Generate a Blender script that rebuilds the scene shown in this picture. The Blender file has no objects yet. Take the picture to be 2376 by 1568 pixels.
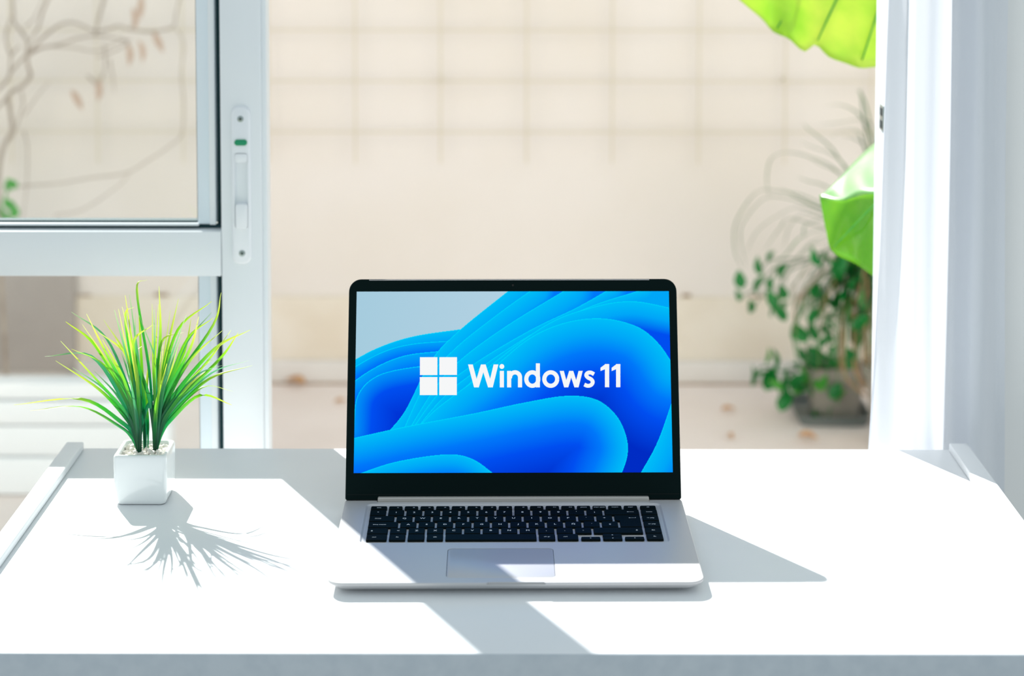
import bpy, bmesh, math, random
import numpy as np
from mathutils import Vector, Matrix
random.seed(7)
SC = bpy.context.scene
COL = SC.collection

# ------------------------------------------------------------------ camera, sky, sun, exposure
W, H = 2376, 1568
F, PITCH, YPP, ROLL, YAW, EYE = 4526.974, 0.068663, -67.18, 0.000769, -0.002987, 0.724489
EXPO = 0.0

def ray(u, v):
    """direction of the sight line through photo pixel (u, v)"""
    a, b = u - W / 2, v - YPP
    c, s = math.cos(ROLL), math.sin(ROLL)
    a, b = a * c + b * s, -a * s + b * c
    x, up = a / F, -b / F
    c, s = math.cos(PITCH), math.sin(PITCH)
    y, z = c + up * s, -s + up * c
    c, s = math.cos(YAW), math.sin(YAW)
    return Vector((x * c + y * s, -x * s + y * c, z))
def at_y(u, v, y):
    d = ray(u, v); t = y / d.y
    return Vector((d.x * t, y, EYE + d.z * t))
def at_z(u, v, z):
    d = ray(u, v); t = (z - EYE) / d.z
    return Vector((d.x * t, d.y * t, z))

cam = bpy.data.cameras.new('camera')
cam.sensor_fit = 'HORIZONTAL'; cam.sensor_width = 36
cam.lens = F / W * 36
cam.shift_y = (YPP - H / 2) / W
cam.dof.use_dof = True; cam.dof.focus_distance = 2.06; cam.dof.aperture_fstop = 4.4
cam.clip_start = .05
camo = bpy.data.objects.new('camera', cam); COL.objects.link(camo)
cy, sy, cp, sp = math.cos(YAW), math.sin(YAW), math.cos(PITCH), math.sin(PITCH)
Rv = Vector((cy, -sy, 0)); Fv = Vector((sy * cp, cy * cp, -sp)); Uv = Rv.cross(Fv)
cr, sr = math.cos(ROLL), math.sin(ROLL)
R2, U2 = Rv * cr + Uv * sr, Uv * cr - Rv * sr
camo.matrix_world = Matrix(((R2.x, U2.x, -Fv.x, 0), (R2.y, U2.y, -Fv.y, 0), (R2.z, U2.z, -Fv.z, EYE), (0, 0, 0, 1)))
SC.camera = camo

wd = bpy.data.worlds.new('sky'); SC.world = wd; wd.use_nodes = True
bg = wd.node_tree.nodes['Background']
bg.inputs[0].default_value = (0.83, 0.945, 1.0, 1); bg.inputs[1].default_value = 0.72

sl = bpy.data.lights.new('sun', 'SUN'); sl.energy = 9.0; sl.angle = 0.0093; sl.color = (1.0, .98, .945)
so = bpy.data.objects.new('sun', sl); COL.objects.link(so)
SUN = Vector((0.565, -1.143, -1.0)).normalized()
so.rotation_euler = SUN.to_track_quat('-Z', 'Y').to_euler()
so.location = (-3, 8, 6)

SC.view_settings.view_transform = 'Standard'; SC.view_settings.look = 'None'
SC.view_settings.gamma = 1; SC.view_settings.use_curve_mapping = False
SC.view_settings.exposure = EXPO

# ------------------------------------------------------------------ materials
def srgb(r, g, b):
    f = lambda c: c / 12.92 if c <= .04045 else ((c + .055) / 1.055) ** 2.4
    return (f(r / 255), f(g / 255), f(b / 255), 1)
MATS = {}
def mat(name, col, rough=.5, metal=0., spec=.5, var=None, scale=40., bump=0., bscale=200., coat=0., detail=3):
    """principled with optional own colour mottling (var = second colour) and fine relief"""
    m = bpy.data.materials.new(name); m.use_nodes = True; MATS[name] = m
    nt = m.node_tree; b = nt.nodes['Principled BSDF']
    b.inputs['Base Color'].default_value = col
    b.inputs['Roughness'].default_value = rough; b.inputs['Metallic'].default_value = metal
    b.inputs['Specular IOR Level'].default_value = spec
    b.inputs['Coat Weight'].default_value = coat; b.inputs['Coat Roughness'].default_value = .06
    tc = nt.nodes.new('ShaderNodeTexCoord')
    if var:
        n = nt.nodes.new('ShaderNodeTexNoise'); n.inputs['Scale'].default_value = scale; n.inputs['Detail'].default_value = detail
        nt.links.new(tc.outputs['Object'], n.inputs['Vector'])
        r = nt.nodes.new('ShaderNodeValToRGB')
        r.color_ramp.elements[0].position = .38; r.color_ramp.elements[0].color = col
        r.color_ramp.elements[1].position = .68; r.color_ramp.elements[1].color = var
        nt.links.new(n.outputs['Fac'], r.inputs[0]); nt.links.new(r.outputs[0], b.inputs['Base Color'])
    if bump:
        n = nt.nodes.new('ShaderNodeTexNoise'); n.inputs['Scale'].default_value = bscale
        nt.links.new(tc.outputs['Object'], n.inputs['Vector'])
        bp = nt.nodes.new('ShaderNodeBump'); bp.inputs['Strength'].default_value = bump; bp.inputs['Distance'].default_value = .002
        nt.links.new(n.outputs['Fac'], bp.inputs['Height']); nt.links.new(bp.outputs[0], b.inputs['Normal'])
    return m
def leafy(name, c0, c1, rough=.35, transl=.5, spec=.5, along=None, scale=30.):
    """thin leaf: diffuse/gloss mixed with light shining through; along = colour ramp stops down the leaf's length"""
    m = bpy.data.materials.new(name); m.use_nodes = True; MATS[name] = m
    nt = m.node_tree; b = nt.nodes['Principled BSDF']; out = nt.nodes['Material Output']
    b.inputs['Roughness'].default_value = rough; b.inputs['Specular IOR Level'].default_value = spec
    tr = nt.nodes.new('ShaderNodeBsdfTranslucent'); mx = nt.nodes.new('ShaderNodeMixShader'); mx.inputs[0].default_value = transl
    tc = nt.nodes.new('ShaderNodeTexCoord')
    r = nt.nodes.new('ShaderNodeValToRGB')
    if along:
        uv = nt.nodes.new('ShaderNodeSeparateXYZ'); nt.links.new(tc.outputs['UV'], uv.inputs[0])
        nt.links.new(uv.outputs['Y'], r.inputs[0])
        el = r.color_ramp.elements
        while len(el) < len(along): el.new(.5)
        for e, (p, c) in zip(el, along): e.position = p; e.color = c
    else:
        n = nt.nodes.new('ShaderNodeTexNoise'); n.inputs['Scale'].default_value = scale; n.inputs['Detail'].default_value = 4
        nt.links.new(tc.outputs['Object'], n.inputs['Vector']); nt.links.new(n.outputs['Fac'], r.inputs[0])
        r.color_ramp.elements[0].position = .35; r.color_ramp.elements[0].color = c0
        r.color_ramp.elements[1].position = .7; r.color_ramp.elements[1].color = c1
    nt.links.new(r.outputs[0], b.inputs['Base Color']); nt.links.new(r.outputs[0], tr.inputs[0])
    nt.links.new(b.outputs[0], mx.inputs[1]); nt.links.new(tr.outputs[0], mx.inputs[2]); nt.links.new(mx.outputs[0], out.inputs[0])
    return m
def glass_mat(name, tint, ior=1.5):
    m = bpy.data.materials.new(name); m.use_nodes = True; MATS[name] = m
    nt = m.node_tree; nt.nodes.remove(nt.nodes['Principled BSDF']); out = nt.nodes['Material Output']
    t = nt.nodes.new('ShaderNodeBsdfTransparent'); t.inputs[0].default_value = tint
    g = nt.nodes.new('ShaderNodeBsdfGlossy'); g.inputs['Roughness'].default_value = .01
    fr = nt.nodes.new('ShaderNodeFresnel')
    ge = nt.nodes.new('ShaderNodeNewGeometry'); mr = nt.nodes.new('ShaderNodeMapRange')   # same reflectance on both faces of the pane
    mr.inputs['To Min'].default_value = ior; mr.inputs['To Max'].default_value = 1 / ior
    nt.links.new(ge.outputs['Backfacing'], mr.inputs['Value']); nt.links.new(mr.outputs[0], fr.inputs[0])
    mx = nt.nodes.new('ShaderNodeMixShader')
    nt.links.new(fr.outputs[0], mx.inputs[0]); nt.links.new(t.outputs[0], mx.inputs[1]); nt.links.new(g.outputs[0], mx.inputs[2])
    nt.links.new(mx.outputs[0], out.inputs[0]); return m
def emit_mat(name, col=None, strength=1., attr=None):
    m = bpy.data.materials.new(name); m.use_nodes = True; MATS[name] = m
    nt = m.node_tree; nt.nodes.remove(nt.nodes['Principled BSDF']); out = nt.nodes['Material Output']
    e = nt.nodes.new('ShaderNodeEmission'); e.inputs[1].default_value = strength
    if attr:
        a = nt.nodes.new('ShaderNodeAttribute'); a.attribute_name = attr; nt.links.new(a.outputs['Color'], e.inputs[0])
    else: e.inputs[0].default_value = col
    nt.links.new(e.outputs[0], out.inputs[0]); return m

M = MATS
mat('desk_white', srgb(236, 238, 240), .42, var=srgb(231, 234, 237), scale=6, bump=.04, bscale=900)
mat('desk_front_shade', srgb(192, 203, 213), .6, var=srgb(184, 196, 207), scale=60, bump=.10, bscale=700)  # darker than the desk: shade on the room side put into the colour
mat('frame_white', srgb(238, 242, 244), .32, var=srgb(234, 239, 242), scale=5)
mat('bead_white', srgb(226, 237, 244), .3)
mat('jamb_white', srgb(214, 224, 230), .5)
mat('gasket', srgb(18, 66, 72), .7)
mat('handle_white', srgb(240, 243, 246), .35)
mat('green_plastic', srgb(0, 146, 98), .4)
mat('steel', srgb(170, 180, 178), .3, metal=.9)
mat('dark_slot', srgb(40, 52, 54), .7)
glass_mat('glass', (.97, .985, .98, 1))
mat('room_floor', srgb(196, 186, 172), .5, var=srgb(184, 174, 160), scale=8)
mat('plaster_in', srgb(243, 244, 243), .8, var=srgb(240, 241, 240), scale=3)
mat('facade', srgb(238, 236, 230), .85)
mat('plaster_out', srgb(235, 227, 221), .9, var=srgb(231, 222, 213), scale=2.2, bump=.1, bscale=60)
mat('plinth_out', srgb(236, 226, 212), .9, var=srgb(228, 215, 197), scale=5, bump=.15, bscale=50)
mat('base_tile', srgb(228, 222, 217), .7, var=srgb(220, 214, 208), scale=6)
mat('patio_tile', srgb(242, 230, 224), .75, var=srgb(235, 222, 215), scale=4)
mat('dirt', srgb(160, 130, 100), .9)
mat('reflection_taupe', srgb(176, 167, 162), .8, var=srgb(166, 157, 152), scale=5)
mat('reflection_white', srgb(240, 243, 246), .6)
mat('wire', srgb(222, 212, 192), .7)
mat('alu', srgb(198, 197, 198), .42, metal=.2, spec=.5, bump=.03, bscale=1500)
mat('alu_hinge', srgb(196, 192, 186), .45, metal=.5)
mat('alu_pad', srgb(188, 189, 194), .40, metal=.2)
mat('groove', srgb(70, 76, 88), .7)
mat('bezel', srgb(4, 22, 22), .6, spec=.06)
mat('lid_back', srgb(8, 20, 20), .5, spec=.15)
mat('key_black', srgb(3, 14, 16), .6, spec=.07)
mat('legend', srgb(232, 236, 238), .6)
mat('rubber', srgb(20, 22, 22), .8)
mat('ceramic', srgb(240, 243, 242), .12, spec=.6, coat=.4)
mat('pebble_white', srgb(240, 238, 232), .35, var=srgb(222, 214, 200), scale=90)
mat('soil', srgb(70, 54, 44), .95, var=srgb(50, 40, 32), scale=60, bump=.4, bscale=120)
mat('pot_grey', srgb(168, 160, 150), .8, var=srgb(154, 148, 138), scale=14)
mat('tray_dark', srgb(110, 118, 116), .45)
mat('bark', srgb(182, 168, 154), .9, var=srgb(160, 144, 130), scale=25)
mat('dry_stem', srgb(186, 152, 112), .8, var=srgb(160, 126, 90), scale=30)
leafy('dry_leaf', srgb(214, 188, 168), srgb(200, 168, 148), transl=.3)
leafy('fallen_brown', srgb(214, 168, 120), srgb(196, 150, 110), transl=.1)
leafy('ivy', srgb(10, 112, 52), srgb(30, 150, 50), transl=.25)
leafy('ivy_light', srgb(60, 170, 60), srgb(110, 190, 70), transl=.35)
leafy('arch_blade', srgb(52, 108, 60), srgb(96, 134, 72), transl=.3)
leafy('big_leaf', srgb(184, 226, 78), srgb(220, 238, 110), rough=.3, transl=.62, scale=14)
leafy('big_leaf_top', srgb(70, 160, 60), srgb(110, 180, 80), rough=.26, transl=.25, scale=16, spec=1.0)
M['big_leaf_top'].node_tree.nodes['Principled BSDF'].inputs['Coat Weight'].default_value = 1.
M['big_leaf_top'].node_tree.nodes['Principled BSDF'].inputs['Coat Roughness'].default_value = .3
leafy('big_leaf_low', srgb(112, 196, 20), srgb(150, 214, 30), rough=.16, transl=.5, scale=10, spec=.9)
G0, G1, G2, G3 = srgb(4, 84, 58), srgb(10, 142, 62), srgb(120, 200, 20), srgb(200, 222, 70)
leafy('grass_a', None, None, transl=.45, along=[(0., G0), (.42, srgb(12, 120, 72)), (.66, srgb(60, 176, 40)), (.85, G3), (1., srgb(214, 232, 120))])
leafy('grass_b', None, None, transl=.45, along=[(0., srgb(6, 96, 60)), (.5, G1), (.75, G2), (1., srgb(214, 230, 60))])
leafy('grass_c', None, None, transl=.35, along=[(0., G0), (.6, srgb(30, 138, 88)), (.85, srgb(90, 176, 110)), (1., srgb(180, 214, 150))])
def cloth_mat():
    m = bpy.data.materials.new('curtain_cloth'); m.use_nodes = True; M['curtain_cloth'] = m
    nt = m.node_tree; b = nt.nodes['Principled BSDF']; out = nt.nodes['Material Output']
    b.inputs['Base Color'].default_value = srgb(228, 232, 238); b.inputs['Roughness'].default_value = .85
    b.inputs['Specular IOR Level'].default_value = .1
    tr = nt.nodes.new('ShaderNodeBsdfTranslucent'); tr.inputs[0].default_value = srgb(240, 243, 248)
    tp = nt.nodes.new('ShaderNodeBsdfTransparent')
    mx = nt.nodes.new('ShaderNodeMixShader'); mx.inputs[0].default_value = .27
    m2 = nt.nodes.new('ShaderNodeMixShader'); m2.inputs[0].default_value = .05
    nt.links.new(b.outputs[0], mx.inputs[1]); nt.links.new(tr.outputs[0], mx.inputs[2])
    nt.links.new(mx.outputs[0], m2.inputs[1]); nt.links.new(tp.outputs[0], m2.inputs[2]); nt.links.new(m2.outputs[0], out.inputs[0])
    tc = nt.nodes.new('ShaderNodeTexCoord'); wv = nt.nodes.new('ShaderNodeTexWave'); wv.inputs['Scale'].default_value = 260
    wv.bands_direction = 'Z'; nt.links.new(tc.outputs['Object'], wv.inputs['Vector'])
    bp = nt.nodes.new('ShaderNodeBump'); bp.inputs['Strength'].default_value = .06; bp.inputs['Distance'].default_value = .0005
    nt.links.new(wv.outputs['Fac'], bp.inputs['Height']); nt.links.new(bp.outputs[0], b.inputs['Normal'])
cloth_mat()
SCREEN_GAIN = 2 ** -EXPO
emit_mat('screen_image', attr='screen', strength=SCREEN_GAIN)
emit_mat('screen_white', col=srgb(246, 247, 248), strength=SCREEN_GAIN)

# ------------------------------------------------------------------ mesh helpers
def mesh_of(name, V, Fc, smooth=None, uv=None):
    me = bpy.data.meshes.new(name); me.from_pydata([tuple(v) for v in V], [], Fc); me.update()
    if uv is not None:
        l = me.uv_layers.new(name='UVMap')
        for lp in me.loops: l.data[lp.index].uv = uv[lp.vertex_index]
    if smooth is not None:
        me.polygons.foreach_set('use_smooth', [True] * len(me.polygons))
        me.set_sharp_from_angle(angle=math.radians(smooth))
    return me
def obj(name, me, m, parent=None, loc=(0, 0, 0), rot=(0, 0, 0)):
    o = bpy.data.objects.new(name, me); COL.objects.link(o)
    if me is not None and m and not me.materials: me.materials.append(M[m])
    o.location = loc; o.rotation_euler = rot
    if parent: o.parent = parent
    return o
def empty(name, loc=(0, 0, 0), rz=0):
    o = bpy.data.objects.new(name, None); COL.objects.link(o); o.location = loc; o.rotation_euler = (0, 0, rz)
    o.empty_display_size = .05; return o
def tag(o, label=None, cat=None, group=None, kind=None):
    for k, v in (('label', label), ('category', cat), ('group', group), ('kind', kind)):
        if v: o[k] = v
    return o
def box_me(name, lo, hi, bev=0., seg=2):
    bm = bmesh.new(); bmesh.ops.create_cube(bm, size=1)
    c = [(a + b) / 2 for a, b in zip(lo, hi)]; s = [b - a for a, b in zip(lo, hi)]
    for v in bm.verts: v.co = Vector([c[i] + v.co[i] * s[i] for i in range(3)])
    if bev: bmesh.ops.bevel(bm, geom=bm.edges[:], offset=bev, segments=seg, profile=.5, affect='EDGES')
    me = bpy.data.meshes.new(name); bm.to_mesh(me); bm.free()
    if bev:
        me.polygons.foreach_set('use_smooth', [True] * len(me.polygons)); me.set_sharp_from_angle(angle=math.radians(40))
    return me
def box(name, lo, hi, m, parent=None, bev=0., seg=2):
    """world-space box stored relative to its parent's origin"""
    return obj(name, box_me(name, lo, hi, bev, seg), m, parent)
def rrect(w, d, r, n=4, cx=0., cy=0.):
    """rounded rectangle outline, counter-clockwise; w, d full sizes"""
    P = []; r = min(r, w / 2 - 1e-6, d / 2 - 1e-6)
    for k, (sx, sy) in enumerate(((1, 1), (-1, 1), (-1, -1), (1, -1))):
        for i in range(n + 1):
            a = math.pi / 2 * (k + i / n)
            P.append((cx + sx * (w / 2 - r) + r * math.cos(a), cy + sy * (d / 2 - r) + r * math.sin(a)))
    return P
def loft(loops, cap0=True, cap1=True):
    """loops: list of equal-length closed 3D point lists"""
    V = []; Fc = []; n = len(loops[0])
    for L in loops: V += [tuple(p) for p in L]
    for k in range(len(loops) - 1):
        for i in range(n):
            j = (i + 1) % n
            Fc.append((k * n + i, k * n + j, (k + 1) * n + j, (k + 1) * n + i))
    if cap0: Fc.append(tuple(reversed(range(n))))
    if cap1: Fc.append(tuple((len(loops) - 1) * n + i for i in range(n)))
    return V, Fc
def lift(P, z): return [(x, y, z) for x, y in P]
def smooth_curve(P, per=6):
    """Catmull-Rom through points (tuples of any dimension)"""
    P = [np.array(p, float) for p in P]; Q = [2 * P[0] - P[1]] + P + [2 * P[-1] - P[-2]]; out = []
    for i in range(1, len(Q) - 2):
        a, b, c, d = Q[i - 1:i + 3]
        for k in range(per):
            t = k / per
            out.append(.5 * ((2 * b) + (c - a) * t + (2 * a - 5 * b + 4 * c - d) * t * t + (3 * b - a - 3 * c + d) * t ** 3))
    out.append(P[-1]); return out
def tube(P, rad, n=6):
    """tube along 3D points; rad a number or one per point"""
    P = [Vector(p) for p in P]; N = len(P); L = []
    ref = Vector((0, 1, 0.13))
    for i, p in enumerate(P):
        t = (P[min(i + 1, N - 1)] - P[max(i - 1, 0)]).normalized()
        a = t.cross(ref).normalized(); b = t.cross(a)
        r = rad[i] if hasattr(rad, '__len__') else rad
        L.append([p + (a * math.cos(2 * math.pi * k / n) + b * math.sin(2 * math.pi * k / n)) * r for k in range(n)])
    return loft(L)
def blade(P, wmax, fold=.25, side=Vector((1, 0, 0)), prof=None):
    """grass blade with a V-fold along 3D points; returns verts, faces, uv"""
    P = [Vector(p) for p in P]; N = len(P); V = []; Fc = []; uv = []
    for i, p in enumerate(P):
        t = (P[min(i + 1, N - 1)] - P[max(i - 1, 0)]).normalized()
        s = (side - t * side.dot(t)).normalized(); nn = t.cross(s)
        f = i / (N - 1)
        w = wmax * (prof(f) if prof else (min(1, .45 + f * 1.6) if f < .5 else max(.10, 1 - ((f - .5) / .5) ** 1.6 * .92)))
        V += [p - s * w / 2 + nn * w * fold, p, p + s * w / 2 + nn * w * fold]
        uv += [(0, f), (.5, f), (1, f)]
        if i:
            b = 3 * i
            Fc += [(b - 3, b - 2, b + 1, b), (b - 2, b - 1, b + 2, b + 1)]
    return V, Fc, uv
def grid_between(A, B, n):
    """quad grid of n steps between two equal-length polylines"""
    V = []; Fc = []; k = len(A); uv = []
    for j in range(n + 1):
        f = j / n
        for i in range(k): V.append(tuple(Vector(A[i]).lerp(Vector(B[i]), f))); uv.append((f, i / (k - 1)))
    for j in range(n):
        for i in range(k - 1): Fc.append((j * k + i, j * k + i + 1, (j + 1) * k + i + 1, (j + 1) * k + i))
    return V, Fc, uv
def solidify(o, t):
    md = o.modifiers.new('thickness', 'SOLIDIFY'); md.thickness = t; md.offset = 0

# ------------------------------------------------------------------ the setting
FL = -0.74            # both floors lie 74 cm under the desk top
DY = 2.422            # room side of the sliding sash
WALL_Y = 5.17         # garden wall
tag(box('floor', (-2.6, -1.6, FL - .1), (2.6, 2.47, FL), 'room_floor'), kind='structure')
fp = empty('floor_patio', (0, 0, 0)); tag(fp, kind='structure')
box('paving', (-3.2, 2.47, FL - .1), (2.4, WALL_Y, FL), 'patio_tile', fp)

# window wall around the opening of the sliding door (room face painted, garden face rendered)
wf = empty('wall_front'); tag(wf, kind='structure')
XO0, XO1, ZH = -1.36, .478, 1.36
for nm, a, b in (('pier', (XO1, 2.36, FL), (2.6, 2.40, ZH)), ('pier', (-2.6, 2.36, FL), (XO0, 2.40, ZH)), ('lintel', (-2.6, 2.36, ZH), (2.6, 2.40, 1.86))):
    box(nm, a, b, 'plaster_in', wf)
for nm, a, b in (('facade', (XO1 + .02, 2.4005, FL), (2.6, 2.52, ZH)), ('facade', (-2.6, 2.4005, FL), (XO0, 2.52, ZH)), ('facade', (-2.6, 2.4005, ZH), (2.6, 2.52, 2.2))):
    box(nm, a, b, 'facade', wf)
# white jamb the sash closes against, with its lock keeper
jx = at_y(2030, 300, 2.49).x
tj = empty('trim_1', (jx, 2.40, 0)); tag(tj, kind='structure')
box('jamb', (0, -.0, FL), (.0205, .09, ZH), 'jamb_white', tj, .0015)
KY = 2.437
kz0, kz1 = at_y(2050, 302, KY).z, at_y(2050, 243, KY).z
box('keeper_plate', (-.0022, KY - 2.40 - .012, kz0), (.0005, KY - 2.40 + .012, kz1), 'steel', tj, .0006)
for f in (.25, .74):
    box('keeper_slot', (-.0030, KY - 2.40 - .007, kz0 + (kz1 - kz0) * f - .005), (-.0018, KY - 2.40 + .007, kz0 + (kz1 - kz0) * f + .005), 'dark_slot', tj)

# garden wall: plaster, proud plinth with a dirty top edge, tiled skirting
wb = empty('wall_back'); tag(wb, kind='structure')
zj = at_y(700, 686, WALL_Y).z; zb = at_y(700, 831, WALL_Y).z
box('plaster', (-3.2, WALL_Y, FL), (2.4, WALL_Y + .2, 1.42), 'plaster_out', wb)
t4 = empty('trim_4'); tag(t4, kind='structure')
box('plinth', (-3.2, WALL_Y - .012, FL), (2.4, WALL_Y, zj), 'plinth_out', t4, .004)
for i in range(26):      # crumbs of old dirt caught on the plinth edge
    x = random.uniform(-1.6, 1.2); w = random.uniform(.01, .05)
    box('dirt_crumb', (x, WALL_Y - .011, zj), (x + w, WALL_Y - .001, zj + random.uniform(.002, .006)), 'dirt', t4)
bb = empty('baseboard_back'); tag(bb, kind='structure')
x = -3.2
while x < 2.4:
    box('tile', (x + .0015, WALL_Y - .026, FL), (min(x + .40, 2.4) - .0015, WALL_Y - .012, zb), 'base_tile', bb, .002)
    x += .40
box('joint_dirt', (-3.2, WALL_Y - .03, FL), (2.4, WALL_Y - .0262, FL + .004), 'dirt', bb)
# added panel and low white step, standing in for reflections in the lower pane
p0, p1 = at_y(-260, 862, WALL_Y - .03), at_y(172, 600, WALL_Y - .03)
t3 = box('reflection_panel', (p0.x, WALL_Y - .036, p0.z), (p1.x, WALL_Y - .0125, p1.z), 'reflection_taupe', None, .004); tag(t3, kind='structure')
t2 = empty('reflection_step'); tag(t2, kind='structure')
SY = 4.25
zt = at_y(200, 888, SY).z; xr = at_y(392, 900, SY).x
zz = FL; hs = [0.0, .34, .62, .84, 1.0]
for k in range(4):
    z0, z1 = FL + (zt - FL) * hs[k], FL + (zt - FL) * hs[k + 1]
    box('reflection_course', (-2.6, SY + (0 if k % 2 == 0 else .004), z0 + .0015), (xr, SY + .07, z1 - .0015), 'reflection_white', t2, .006)

# wire trellis on the garden wall
tr = empty('wire_trellis', (0, WALL_Y, 0))
tag(tr, 'thin tan wire grid fixed to the beige garden wall', 'trellis')
TY = -.045
zbot = at_y(1422, 380, WALL_Y + TY).z
vx = [at_y(u, 200, WALL_Y + TY).x for u in (25, 225, 424, 622, 824, 1022, 1222, 1421, 1622, 1822, 2022)]
hz = [at_y(1400, v, WALL_Y + TY).z for v in (306, 188, 70)]
hz += [hz[-1] + .135 * k for k in range(1, 7)]
def wire_me(length): return mesh_of('wire', *tube([(0, 0, 0), (0, 0, length)], .0028, 6), smooth=60)
wv = wire_me(1.20)
for x in vx: obj('wire', wv, 'wire', tr, (x, TY, zbot))
wh = wire_me(vx[-1] - vx[0] + .5)
for z in hz: obj('wire', wh, 'wire', tr, (vx[0] - .25, TY - .007, z), (0, math.pi / 2, 0))
for x in (vx[1], vx[5], vx[9]):
    box('standoff', (x - .004, TY, hz[1] - .004), (x + .004, -.0006, hz[1] + .004), 'wire', tr)

# sliding sash on the left: stiles, mid rail, beads, panes, lock
d1 = empty('door_1', (0, 0, 0)); tag(d1, kind='structure')
sx0, sx1 = at_y(513.5, 520, DY).x, at_y(612.5, 520, DY).x
rz0, rz1 = at_y(400, 641, DY).z, at_y(400, 537, DY).z
ZT, ZB = 1.345, FL + .02
LX = -1.30
st = box('stile', (sx0, DY, ZB), (sx1 - .003, DY + .060, ZT), 'frame_white', d1, .0016)
box('stile_lip', (sx1 - .0032, DY + .006, ZB), (sx1 + .0035, DY + .04, ZT), 'frame_white', d1, .001)
box('stile', (LX, DY, ZB), (LX + .055, DY + .060, ZT), 'frame_white', d1, .0016)
box('mid_rail', (LX + .055, DY, rz0), (sx0 - .0006, DY + .060, rz1), 'frame_white', d1, .0012)
box('bottom_rail', (LX + .055, DY, ZB), (sx0 - .0006, DY + .060, ZB + .075), 'frame_white', d1, .0012)
box('top_rail', (LX + .055, DY, ZT - .06), (sx0 - .0006, DY + .060, ZT), 'frame_white', d1, .0012)
bx = at_y(458, 300, DY + .02).x; bx2 = at_y(464, 850, DY + .02).x; bz = at_y(300, 512, DY + .02).z
def bead_set(z0, z1, bl, tag_top):
    gap = .0088
    # dark gasket round the daylight opening, white bead in front of it
    box('gasket', (sx0 - .0095, DY + .030, z0), (sx0 - .0005, DY + .036, z1), 'gasket', d1)
    b = box('bead', (bl, DY + .014, z0 + .006), (sx0 - gap, DY + .036, z1), 'bead_white', d1, .003)
    box('bead_step', (sx0 - gap - .0078, DY + .0125, z0 + .006), (sx0 - gap, DY + .0145, z1), 'frame_white', d1, .0006)
    box('bead_gasket', (bl - .0018, DY + .024, z0 + .01), (bl + .0004, DY + .036, z1), 'gasket', d1)
bead_set(rz1, ZT - .06, bx, True)
bead_set(ZB + .075, rz0 - .0012, bx2, False)
box('gasket', (LX + .055, DY + .024, rz1), (sx0 - .004, DY + .034, rz1 + .0042), 'gasket', d1)
box('bead', (LX + .055, DY + .012, rz1 + .0044), (bx + .002, DY + .036, bz - .0018), 'frame_white', d1, .0015)
box('bead_gasket', (LX + .055, DY + .020, bz - .0018), (bx - .001, DY + .036, bz + .0004), 'gasket', d1)
box('glass_pane', (LX + .05, DY + .0255, rz1 - .004), (sx0 - .008, DY + .0295, ZT - .05), 'glass', d1)
box('glass_pane', (LX + .05, DY + .0255, ZB + .06), (sx0 - .008, DY + .0295, rz0 + .006), 'glass', d1)
# flush lock on the stile
def face(u, v): p = at_y(u, v, DY); return p.x, p.z
lx0, lz1 = face(535, 246); lx1, lz0 = face(585, 611)
lw, lh = lx1 - lx0 - .001, lz1 - lz0; lcx, lcz = (lx0 + lx1) / 2, (lz0 + lz1) / 2
def plate(name, w, h, r, y0, y1, m, parent, cx, cz, inset=.0012, n=6):
    """rounded plate standing on a vertical face, y0 at the face and y1 towards the room"""
    a = [(cx + x, y0, cz + z) for x, z in rrect(w, h, r, n)]
    b = [(cx + x, y1 + inset * .5, cz + z) for x, z in rrect(w, h, r, n)]
    c = [(cx + x, y1, cz + z) for x, z in rrect(w - inset * 2, h - inset * 2, r - inset, n)]
    V, Fc = loft([a, b, c], True, True)
    Fc = [tuple(reversed(f)) for f in Fc]
    return obj(name, mesh_of(name, V, Fc, 50), m, parent)
x0, z1 = face(545, 354); x1, z0 = face(577, 528); cxx = (x0 + x1) / 2; hcz = (z0 + z1) / 2; hw, hh = x1 - x0, z1 - z0
LYF = DY - .0048
def vloop(w, h, r, y, cx, cz): return [(cx + x, y, cz + z) for x, z in rrect(w, h, r, 6)]
V, Fc = loft([vloop(lw, lh, .0095, DY + .001, lcx, lcz), vloop(lw, lh, .0095, DY - .0022, lcx, lcz), vloop(lw - .0022, lh - .0022, .0086, DY - .0040, lcx, lcz), vloop(lw - .0050, lh - .0050, .0075, LYF, lcx, lcz),
              vloop(hw, hh, .0035, LYF, cxx, hcz), vloop(hw - .0004, hh - .0004, .0033, DY + .0006, cxx, hcz)])
lk = obj('lock_plate', mesh_of('lock_plate', V, [tuple(reversed(f)) for f in Fc], 35), 'handle_white', d1)
for u, v in ((559, 274.5), (563, 586)):
    x, z = face(u, v); plate('screw', .0080, .0080, .0040, LYF + .001, LYF - .0007, 'steel', lk, x, z, .0006)
    for rot in (0, 1):
        a, b = (.0021, .0006) if rot else (.0006, .0021)
        box('screw_slot', (x - a, LYF - .00085, z - b), (x + a, LYF - .0006, z + b), 'dark_slot', lk)
x, z = face(560, 329)
plate('release_button', .0158, .0074, .0036, LYF + .001, LYF - .0024, 'green_plastic', lk, x, z, .0014)
zs0, zs1 = face(560, 470)[1], face(560, 375)[1]
plate('finger_tab', hw - .0006, z1 - zs1 - .0006, .003, DY, LYF - .0010, 'handle_white', lk, cxx, (z1 + zs1) / 2 - .0003, .0006)
plate('slider', hw - .0016, zs0 - z0 - .0012, .003, DY, LYF - .0036, 'handle_white', lk, cxx + .0004, (z0 + zs0) / 2, .0010)
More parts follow.
